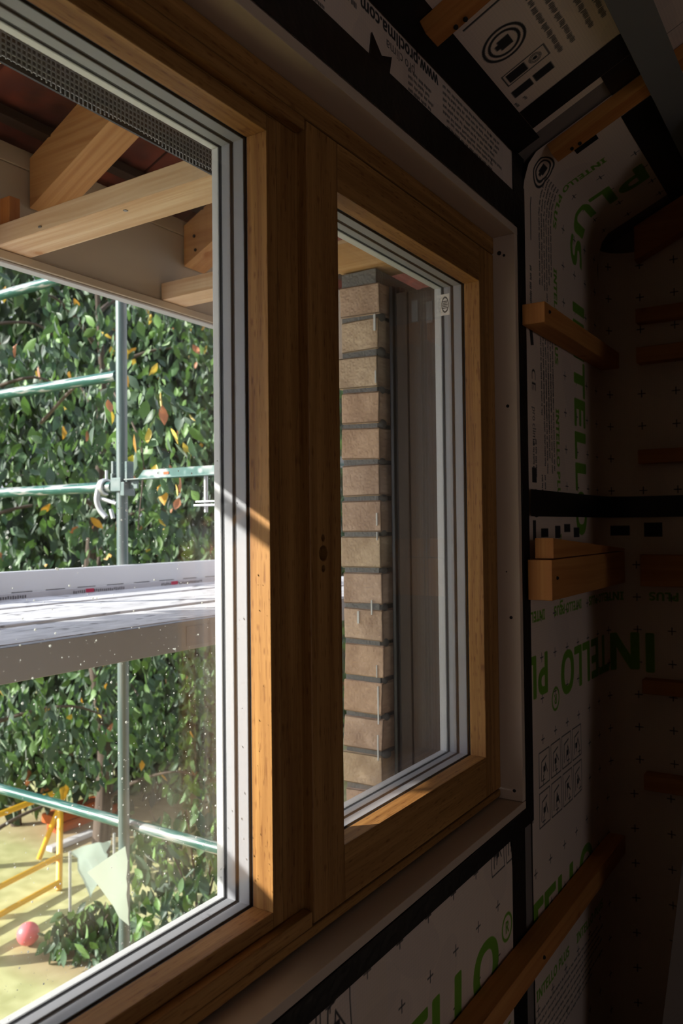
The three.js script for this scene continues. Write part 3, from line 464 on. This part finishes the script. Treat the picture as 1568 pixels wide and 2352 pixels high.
  for (const [x, l] of [[1.5, 'scaffold post at the near end of the guard rails, just out of view'], [-1.6, 'scaffold post in the middle of the guard rails'], [-4.4, 'scaffold post at the far left end of the guard rails']]) { const p = thing('scaffold_post', l, 'scaffold', [x, GROUND, SZ - 0.05]); part('tube', tube([0, 0, 0], [0, 5.8, 0], 0.0242, 16), grey, p); }
  // deck of weathered planks
  const plankMap = dataMap(1024, 256, (u, v) => { let n = 0.5 * vnoise(u * 30, v * 60, 30, 60, 61) + 0.5 * vnoise(u * 8, v * 10, 8, 10, 62), c = mixc([238, 236, 238], [178, 176, 180], n); const k = vnoise(u * 14, v * 22, 14, 22, 63) * 0.7 + 0.3 * vnoise(u * 60, v * 60, 60, 60, 66); if (k > 0.72) c = mixc(c, [90, 88, 90], Math.min(1, (k - 0.72) * 7)); return c; }); plankMap.repeat.set(0.8, 1.4);
  const plankMat = new THREE.MeshStandardMaterial({ map: plankMap, roughness: 0.5 });
  const Y = -0.263;
  [[-1.055, -1.345, 'nearest weathered grey scaffold plank', 0], [-1.355, -1.745, 'middle weathered grey scaffold plank', 0.007], [-1.752, -2.02, 'farthest weathered grey scaffold plank, against the toe board', 0.012]].forEach(([b, a, l, h]) => single('scaffold_plank', bar(-1.5, 3.6, Y - 0.038 + h, Y + h, a, b, 0.003), plankMat, l, 'plank'));
  const edge = new THREE.MeshStandardMaterial({ bumpMap: plankMap, bumpScale: 0.0005, color: lin(0.3, 0.31, 0.33), roughness: 0.7 });
  const bearer = thing('deck_edge', 'dark grey board along the near side of the scaffold deck', 'board', [0, Y, -1.052]); part('board', bar(-1.5, 3.6, -0.086, -0.002, 0, 0.03, 0.002), edge, bearer); part('label_plate', bar(1.72, 1.98, -0.075, -0.018, 0.0302, 0.0312, 0), M.spacer, bearer);
  const toe = thing('toe_board', 'pale grey toe board along the far side of the scaffold deck', 'board', [0, Y, -2.06]);
  const toeMat = new THREE.MeshStandardMaterial({ color: lin(0.72, 0.72, 0.74), roughness: 0.55 });
  part('board', bar(-1.5, 3.6, 0, 0.114, 0, 0.03, 0.006), toeMat, toe); for (let i = 0; i < 16; i++) part('slot', bar(1.4 + i * 0.15, 1.49 + i * 0.15, 0.034, 0.037, 0.0302, 0.031, 0), M.seal, toe);
  const c = document.createElement('canvas'); c.width = 1024; c.height = 48; const q = c.getContext('2d'); q.fillStyle = '#c4c2c6'; q.fillRect(0, 0, 1024, 48);
  for (let i = 0; i < 5; i++) { const x = 60 + i * 205; q.fillStyle = '#4a474a'; for (let k = 0; k < 26; k++) q.fillRect(x - 34 + k * 4.4, 12 + hash(k, i) * 6, 2.6, 14 + hash(k, i, 2) * 10); q.fillStyle = '#c4204a'; q.fillRect(x - 8, 8, 18, 24); }
  const ct = new THREE.CanvasTexture(c); ct.colorSpace = THREE.SRGBColorSpace;
  const strip = new THREE.PlaneGeometry(2.4, 0.03); strip.translate(2.3, 0.018, 0.0405);
  part('raised_edge', bar(-1.5, 3.6, 0.001, 0.034, 0.031, 0.04, 0.003), toeMat, toe); part('print', strip, new THREE.MeshStandardMaterial({ map: ct, roughness: 0.6 }), toe);
}

// ------------------------------------------------------------------ garden
{
  const grassMap = dataMap(512, 512, (u, v) => { const n = 0.5 * vnoise(u * 6, v * 6, 6, 6, 71) + 0.5 * vnoise(u * 90, v * 90, 90, 90, 72), d = vnoise(u * 4, v * 4, 4, 4, 73); return mixc(mixc([204, 200, 150], [146, 146, 92], n), [160, 128, 100], Math.max(0, Math.min(1, (d - 0.86) * 6))); });
  grassMap.repeat.set(6, 6);
  const g = new THREE.PlaneGeometry(40, 40, 60, 60), p = g.attributes.position; for (let i = 0; i < p.count; i++) p.setZ(i, 0.06 * vnoise(p.getX(i) + 40, p.getY(i) + 40, 999, 999, 7)); g.rotateX(-Math.PI / 2); g.translate(4, GROUND - 0.03, -19.5); g.computeVertexNormals();
  struct('ground', g, new THREE.MeshStandardMaterial({ map: grassMap, roughness: 1 }));
}
// a leaf: folded along its rib, tip bent, stalk at the origin, hanging towards -y
function leafGeo(len, wid, fold, curl) {
  const P = [], U = [], I = [], n = 5, prof = [0.06, 0.72, 1.0, 0.68, 0.03];
  for (let j = 0; j < n; j++) { const t = j / (n - 1), y = -len * t, zc = curl * t * t * len; for (let i = -1; i <= 1; i++) { P.push(i * wid / 2 * prof[j], y, zc + Math.abs(i) * fold * wid / 2 * prof[j]); U.push((i + 1) / 2, t); if (j < n - 1 && i < 1) { const a = j * 3 + i + 1; I.push(a, a + 3, a + 1, a + 1, a + 3, a + 4); } } }
  const g = new THREE.BufferGeometry(); g.setAttribute('position', new THREE.Float32BufferAttribute(P, 3)); g.setAttribute('uv', new THREE.Float32BufferAttribute(U, 2)); g.setIndex(I); g.computeVertexNormals(); return g;
}
const leafShapes = [leafGeo(0.092, 0.048, 0.3, 0.25), leafGeo(0.08, 0.04, 0.55, 0.55), leafGeo(0.1, 0.048, 0.2, -0.25), leafGeo(0.07, 0.042, 0.45, 0.15)];
const leafMat = (r, g, b, through = 0.3) => new THREE.MeshPhysicalMaterial({ color: lin(r, g, b), roughness: 0.9, transmission: through, thickness: 0, clearcoat: 0.55, clearcoatRoughness: 0.42, side: THREE.DoubleSide });
const leafMats = [leafMat(0.04, 0.1, 0.035), leafMat(0.065, 0.155, 0.04), leafMat(0.12, 0.25, 0.04), leafMat(0.032, 0.08, 0.04)];
const goldMats = [leafMat(0.75, 0.38, 0.03, 0.35), leafMat(0.8, 0.55, 0.06, 0.35), leafMat(0.55, 0.2, 0.08, 0.3)];
const white = leafMat(1, 1, 1);
const bark = new THREE.MeshStandardMaterial({ map: dataMap(128, 256, (u, v) => mixc([120, 104, 92], [58, 48, 42], 0.6 * vnoise(u * 8, v * 30, 8, 30, 81) + 0.5 * vnoise(u * 30, v * 30, 30, 30, 82))), roughness: 0.95 });
const view = new THREE.Matrix4();
camera.updateMatrixWorld(true); camera.updateProjectionMatrix(); view.multiplyMatrices(camera.projectionMatrix, camera.matrixWorldInverse);
const pix = (p) => { const q = p.clone().applyMatrix4(view); return [(q.x * 0.5 + 0.5) * W, (0.5 - q.y * 0.5) * H, p.distanceTo(camera.position)]; };
function foliage(tree, pts, most, goldShare = 0.02, size = 1, dark = 1) {
  const dummy = new THREE.Object3D(), near = [], rest = [];
  const all = pts.map((p) => { const q = pix(p); return { p, shown: q[0] > -20 && q[0] < 515 && q[1] > 600 && q[1] < 2150, d: q[2], r: [rr(-0.7, 0.7), rr(0, 6.28), rr(-0.6, 0.6)], s: size * rr(0.7, 1.15), k: Math.floor(rnd() * 4), c: rnd() }; });
  all.sort((a, b) => (a.shown === b.shown ? a.d - b.d : a.shown ? -1 : 1));
  all.forEach((l, i) => (i < most && l.shown ? near : rest).push(l));
  const base = tree.position;
  for (const l of near) { const gold = l.c < goldShare * 1.5, o = part('leaf', leafShapes[l.k], gold ? goldMats[Math.floor(l.c / (goldShare * 1.5) * 3)] : leafMats[Math.floor((l.c * 97) % 4)], tree); o.position.copy(l.p).sub(base); o.rotation.set(...l.r); o.scale.setScalar(l.s); }
  const cols = leafMats.map((m) => m.color), golds = goldMats.map((m) => m.color);
  leafShapes.forEach((g, k) => {
    const mine = rest.filter((l) => l.k === k); if (!mine.length) return;
    const im = new THREE.InstancedMesh(g, white, mine.length); im.name = 'foliage'; im.userData.kind = 'stuff';
    mine.forEach((l, i) => { dummy.position.copy(l.p).sub(base); dummy.rotation.set(...l.r); dummy.scale.setScalar(l.s); dummy.updateMatrix(); im.setMatrixAt(i, dummy.matrix); im.setColorAt(i, l.c < goldShare ? golds[i % 3] : cols[Math.floor((l.c * 97) % 4)].clone().multiplyScalar(dark * rr(0.75, 1.2))); });
    tree.add(im);
  });
}
function limb(points, r0, r1, seg = 8) { // a tapering branch through points
  const c = new THREE.CatmullRomCurve3(points.map((p) => new THREE.Vector3(...p))), n = 14, g = new THREE.TubeGeometry(c, n, 1, seg), p = g.attributes.position;
  for (let i = 0; i <= n; i++) { const o = c.getPointAt(i / n), r = r0 + (r1 - r0) * i / n; for (let j = 0; j <= seg; j++) { const k = i * (seg + 1) + j; p.setXYZ(k, o.x + (p.getX(k) - o.x) * r, o.y + (p.getY(k) - o.y) * r, o.z + (p.getZ(k) - o.z) * r); } }
  return g;
}
const gaps = [[3.95, 1.72, -5.0, 0.22], [3.75, 1.55, -5.0, 0.1]];
{
  const stems = [[3.4, -5.1], [5.0, -5.3], [6.9, -5.2]];
  const labels = ['leafy pear tree at the left of the garden view', 'leafy pear tree with golden leaves in the middle of the garden view', 'leafy pear tree at the right, partly behind the window frame'];
  const trees = stems.map(([x, z], i) => {
    const t = thing('pear_tree', labels[i], 'tree', [x, GROUND, z]);
    part('trunk', limb([[0, -0.1, 0], [0.06, 1.2, 0.05], [-0.05, 2.6, -0.04], [0.08, 4.2, 0.02], [0.02, 5.6, 0]], 0.09, 0.02, 10), bark, t);
    for (let k = 0; k < 16; k++) { const y = 0.7 + k * 0.3, a = k * 2.4 + i, L = rr(0.7, 1.15), dx = Math.cos(a) * L, dz = Math.sin(a) * L * 0.8 + 0.25; part('branch', limb([[0.02, y, 0], [dx * 0.4, y + 0.22, dz * 0.4], [dx * 0.8, y + 0.3, dz * 0.8], [dx, y + 0.22, dz]], 0.024, 0.006, 6), bark, t); }
    return t;
  });
  const pts = [[], [], []];
  const surf = (x, y) => -4.15 + 0.5 * vnoise(x * 1.3 + 20, y * 1.3 + 20, 999, 999, 91) + 0.35 * vnoise(x * 3.1 + 20, y * 3.1 + 20, 999, 999, 92) - (y < -1.2 ? (-1.2 - y) * 0.55 : 0);
  for (let i = 0; i < 30000; i++) {
    const x = rr(1.2, 8.8), y = rr(x < 5.4 ? -1.95 : -2.7, 2.6), d = Math.pow(rnd(), 1.6) * 1.5, z = surf(x, y) - 0.2 - d; if (x < 0.677 * (0.63 - z) - (y > -1.6 && y < 1.5 ? 1.4 : 0.35)) continue;
    if (x < 3 && z > -3.9) continue;
    const lump = vnoise(x * 4 + 30, y * 4 + z * 3 + 60, 999, 999, 93); if (lump < 0.4) continue;
    const p = new THREE.Vector3(x, y, z); if (gaps.some(([a, b, c, r]) => { const e = new THREE.Vector3(a, b, c), o = camera.position, k = e.clone().sub(o).normalize(), w = p.clone().sub(o); return w.sub(k.clone().multiplyScalar(w.dot(k))).length() < r * (p.distanceTo(o) / e.distanceTo(o)); })) continue;
    let b = 0; stems.forEach(([sx], k) => { if (Math.abs(sx - x) < Math.abs(stems[b][0] - x)) b = k; }); pts[b].push(p);
  }
  // the spray of leaves reaching past the scaffold post
  const spray = []; for (let i = 0; i < 120; i++) { const t = rnd(), x = 2.42 + 0.85 * t + rr(-0.06, 0.06); const y = 0.66 - 0.14 * t + rr(-0.36, 0.14), z = -2.14 - 0.3 * t + rr(-0.14, 0.06); if (x < 2.55 && y < 0.36) continue; spray.push(new THREE.Vector3(x, y, z)); }
  foliage(trees[0], spray, 120, 0.05, 1.2);
  part('branch', limb([[-0.1, 3.9, 1.3], [-0.35, 4.05, 2.0], [-0.62, 3.95, 2.6], [-0.86, 3.85, 2.9]], 0.012, 0.004, 6), bark, trees[0]); part('branch', limb([[-0.5, 3.98, 2.4], [-0.6, 3.6, 2.75], [-0.72, 3.2, 2.85]], 0.007, 0.003, 6), bark, trees[0]);
  trees.forEach((t, i) => foliage(t, pts[i], [175, 220, 120][i], 0.018, 1.25));
}
{ // darker growth behind
  const t = thing('hedge', 'dense dark hedge growing behind the pear trees', 'hedge', [5.5, GROUND, -7.2]), pts = [];
  for (let i = 0; i < 46000; i++) { const x = rr(4.0, 14), y = rr(x < 6.2 ? -2.7 : -3.0, 3.2), z = -6.2 - rnd() * 1.6; if (x < 0.677 * (0.63 - z) - 0.3) continue; if (Math.hypot((x - 4.6) / 1, (y - 2.1) / 0.7) < 0.5) continue; pts.push(new THREE.Vector3(x, y, z)); }
  foliage(t, pts, 0, 0.008, 2.3, 0.5); for (let k = 0; k < 5; k++) part('stem', limb([[k * 1.5 - 3, -0.1, 0], [k * 1.5 - 3.1, 2.2, 0.1], [k * 1.5 - 2.9, 4.6, 0]], 0.06, 0.02, 8), bark, t);
}
{ // a tree on the sunny side, out of the picture: it keeps the sun off the pier
  const t = thing('pear_tree', 'tall pear tree left of the view, shading the brick pier', 'tree', [-2.9, GROUND, -5.1]), pts = [];
  part('trunk', limb([[0, -0.1, 0], [0.08, 2.4, 0.05], [-0.04, 4.6, -0.04], [0, 6.8, 0]], 0.11, 0.02, 10), bark, t);
  for (let k = 0; k < 12; k++) { const a = k * 2.4, y = 5.2 + k * 0.12; part('branch', limb([[0, y, 0], [0.35 * Math.cos(a), y + 0.15, 0.35 * Math.sin(a)], [0.65 * Math.cos(a), y + 0.25, 0.65 * Math.sin(a)]], 0.022, 0.006, 6), bark, t); }
  for (let i = 0; i < 9000; i++) { const a = rr(0, 6.28), b = Math.acos(rr(-1, 1)), r = Math.cbrt(rnd()); pts.push(new THREE.Vector3(-2.75 + 0.95 * r * Math.sin(b) * Math.cos(a), 3.0 + 0.9 * r * Math.cos(b), -5.1 + 0.8 * r * Math.sin(b) * Math.sin(a))); }
  foliage(t, pts, 0, 0.02, 1.3);
}
{ // shrubs low by the house
  for (const [x, z, r, h, n, label] of [[4.13, -4.38, 0.3, 0.36, 300, 'dark glossy shrub on the lawn beside the red ball'], [4.2, -3.3, 0.55, 1.5, 900, 'dark shrub low at the right near the house']]) {
    const t = thing('shrub', label, 'shrub', [x, GROUND, z]), pts = []; for (let i = 0; i < n; i++) { const a = rr(0, 6.28), q = Math.sqrt(rnd()) * r; pts.push(new THREE.Vector3(x + Math.cos(a) * q, GROUND + rr(0.1, h) * (1 - 0.4 * (q / r) ** 2), z + Math.sin(a) * q)); }
    for (let k = 0; k < 5; k++) part('stem', limb([[0, -0.02, 0], [0.1 * Math.cos(k * 1.3), h * 0.5, 0.1 * Math.sin(k * 1.3)], [0.6 * r * Math.cos(k * 1.3), h * 0.85, 0.6 * r * Math.sin(k * 1.3)]], 0.012, 0.004, 6), bark, t);
    foliage(t, pts, 60, 0.0, 1.35);
  }
}
{ // yellow steel trestle, orange block, tarpaulin, ball
  const yellow = new THREE.MeshStandardMaterial({ color: lin(0.85, 0.46, 0.02), roughness: 0.45 });
  const t = thing('trestle', 'yellow steel trestle standing on the lawn', 'trestle', [4.7, GROUND, -5.45]);
  for (const [a, b] of [[[0, 0, 0], [0.35, 0.72, -0.42]], [[0.35, 0, -0.75], [0.5, 0.72, -0.5]], [[-1.5, 0, 0.2], [-1.1, 0.72, -0.3]]]) part('leg', tube(a, b, 0.035, 4), yellow, t);
  for (const [a, b] of [[[0.02, 0.06, -0.02], [-1.5, 0.06, 0.2]], [[0.1, 0.24, -0.12], [-1.4, 0.24, 0.1]], [[0.42, 0.7, -0.46], [-1.1, 0.7, -0.3]]]) part('rail', tube(a, b, 0.03, 4), yellow, t);
  const orange = new THREE.MeshStandardMaterial({ map: pineMaps.map, color: lin(0.8, 0.3, 0.1), roughness: 0.8 });
  single('timber_stack', merged([bar(5.55, 6.35, GROUND, GROUND + 0.1, -6.75, -6.55, 0.01), bar(5.5, 6.3, GROUND + 0.102, GROUND + 0.2, -6.77, -6.57, 0.01)]), orange, 'low stack of orange timber under the hedge', 'timber');
  single('pale_batten', bar(5.2, 5.75, GROUND, GROUND + 0.05, -6.3, -6.2, 0.01), M.paleFrame, 'short white batten lying on the grass', 'timber');
  const tarpMat = new THREE.MeshPhysicalMaterial({ color: lin(0.66, 0.8, 0.7), roughness: 0.95, transmission: 0.3, thickness: 0, side: THREE.DoubleSide });
  const o = thing('tarpaulin', 'pale crumpled sheet pegged up on the lawn behind the shrub', 'tarpaulin', [4.62, GROUND, -4.52]);
  const tri = (A, B, C, n, s, amp = 0.05) => { const P = [], I = [], id = (i, j) => i * (i + 1) / 2 + j; for (let i = 0; i <= n; i++) for (let j = 0; j <= i; j++) { const a = 1 - i / n, c = i ? j / n : 0, b = 1 - a - c, w = amp * (vnoise(a * 5 + 3, c * 5 + 3, 99, 99, s) - 0.5); P.push(...[0, 1, 2].map((k) => A[k] * a + B[k] * b + C[k] * c + w)); if (i < n) { I.push(id(i, j), id(i + 1, j), id(i + 1, j + 1)); if (j < i) I.push(id(i, j), id(i + 1, j + 1), id(i, j + 1)); } } const g = new THREE.BufferGeometry(); g.setAttribute('position', new THREE.Float32BufferAttribute(P, 3)); g.setIndex(I); g.computeVertexNormals(); return g; };
  part('sheet', tri([0.16, 0.56, -0.3], [-0.3, 0.6, -0.3], [-0.2, 0.2, -0.2], 10, 4), tarpMat, o);
  for (const [a, b] of [[0.16, -0.3], [-0.3, -0.3]]) part('peg', tube([a, 0, b], [a, 0.6, b], 0.012, 8), M.galvanised, o);
  single('cloth_flap', tri([2.422, -1.35, -2.05], [2.22, -1.395, -2.06], [2.424, -1.7, -2.05], 10, 3, 0.012), tarpMat, 'pale green three-cornered cloth tied to the scaffold post below the deck', 'cloth');
  const ball = new THREE.SphereGeometry(0.085, 24, 16); ball.translate(3.95, GROUND + 0.09, -4.85); single('ball', ball, new THREE.MeshStandardMaterial({ color: lin(0.75, 0.16, 0.18), roughness: 0.4 }), 'small red ball lying on the sunlit grass', 'ball');
}
{ // dried drops and dust on the outer pane of the fixed light
  const w = scene.getObjectByName('window_1'), n = 1700, g = new THREE.SphereGeometry(1, 6, 4); g.scale(1, 1, 0.3);
  const im = new THREE.InstancedMesh(g, new THREE.MeshStandardMaterial({ color: lin(0.85, 0.85, 0.8), roughness: 0.5 }), n); im.name = 'dust_specks'; im.userData.kind = 'stuff';
  const m = new THREE.Matrix4(), q = new THREE.Quaternion(), r = new THREE.Vector3(); for (let i = 0; i < n; i++) { const s = 0.00045 + 0.0013 * Math.pow(rnd(), 5); r.set(s, s, s); im.setMatrixAt(i, m.compose(new THREE.Vector3(rr(0.3, LX1), LY0 + (0.75 * Math.pow(rnd(), 1.1)) * (LY1 - LY0) * 0.8, -0.1558), q, r)); }
  w.add(im);
}
scene.traverse((o) => { if (o.isMesh) { o.castShadow = true; o.receiveShadow = true; } });
renderer.render(scene, camera);
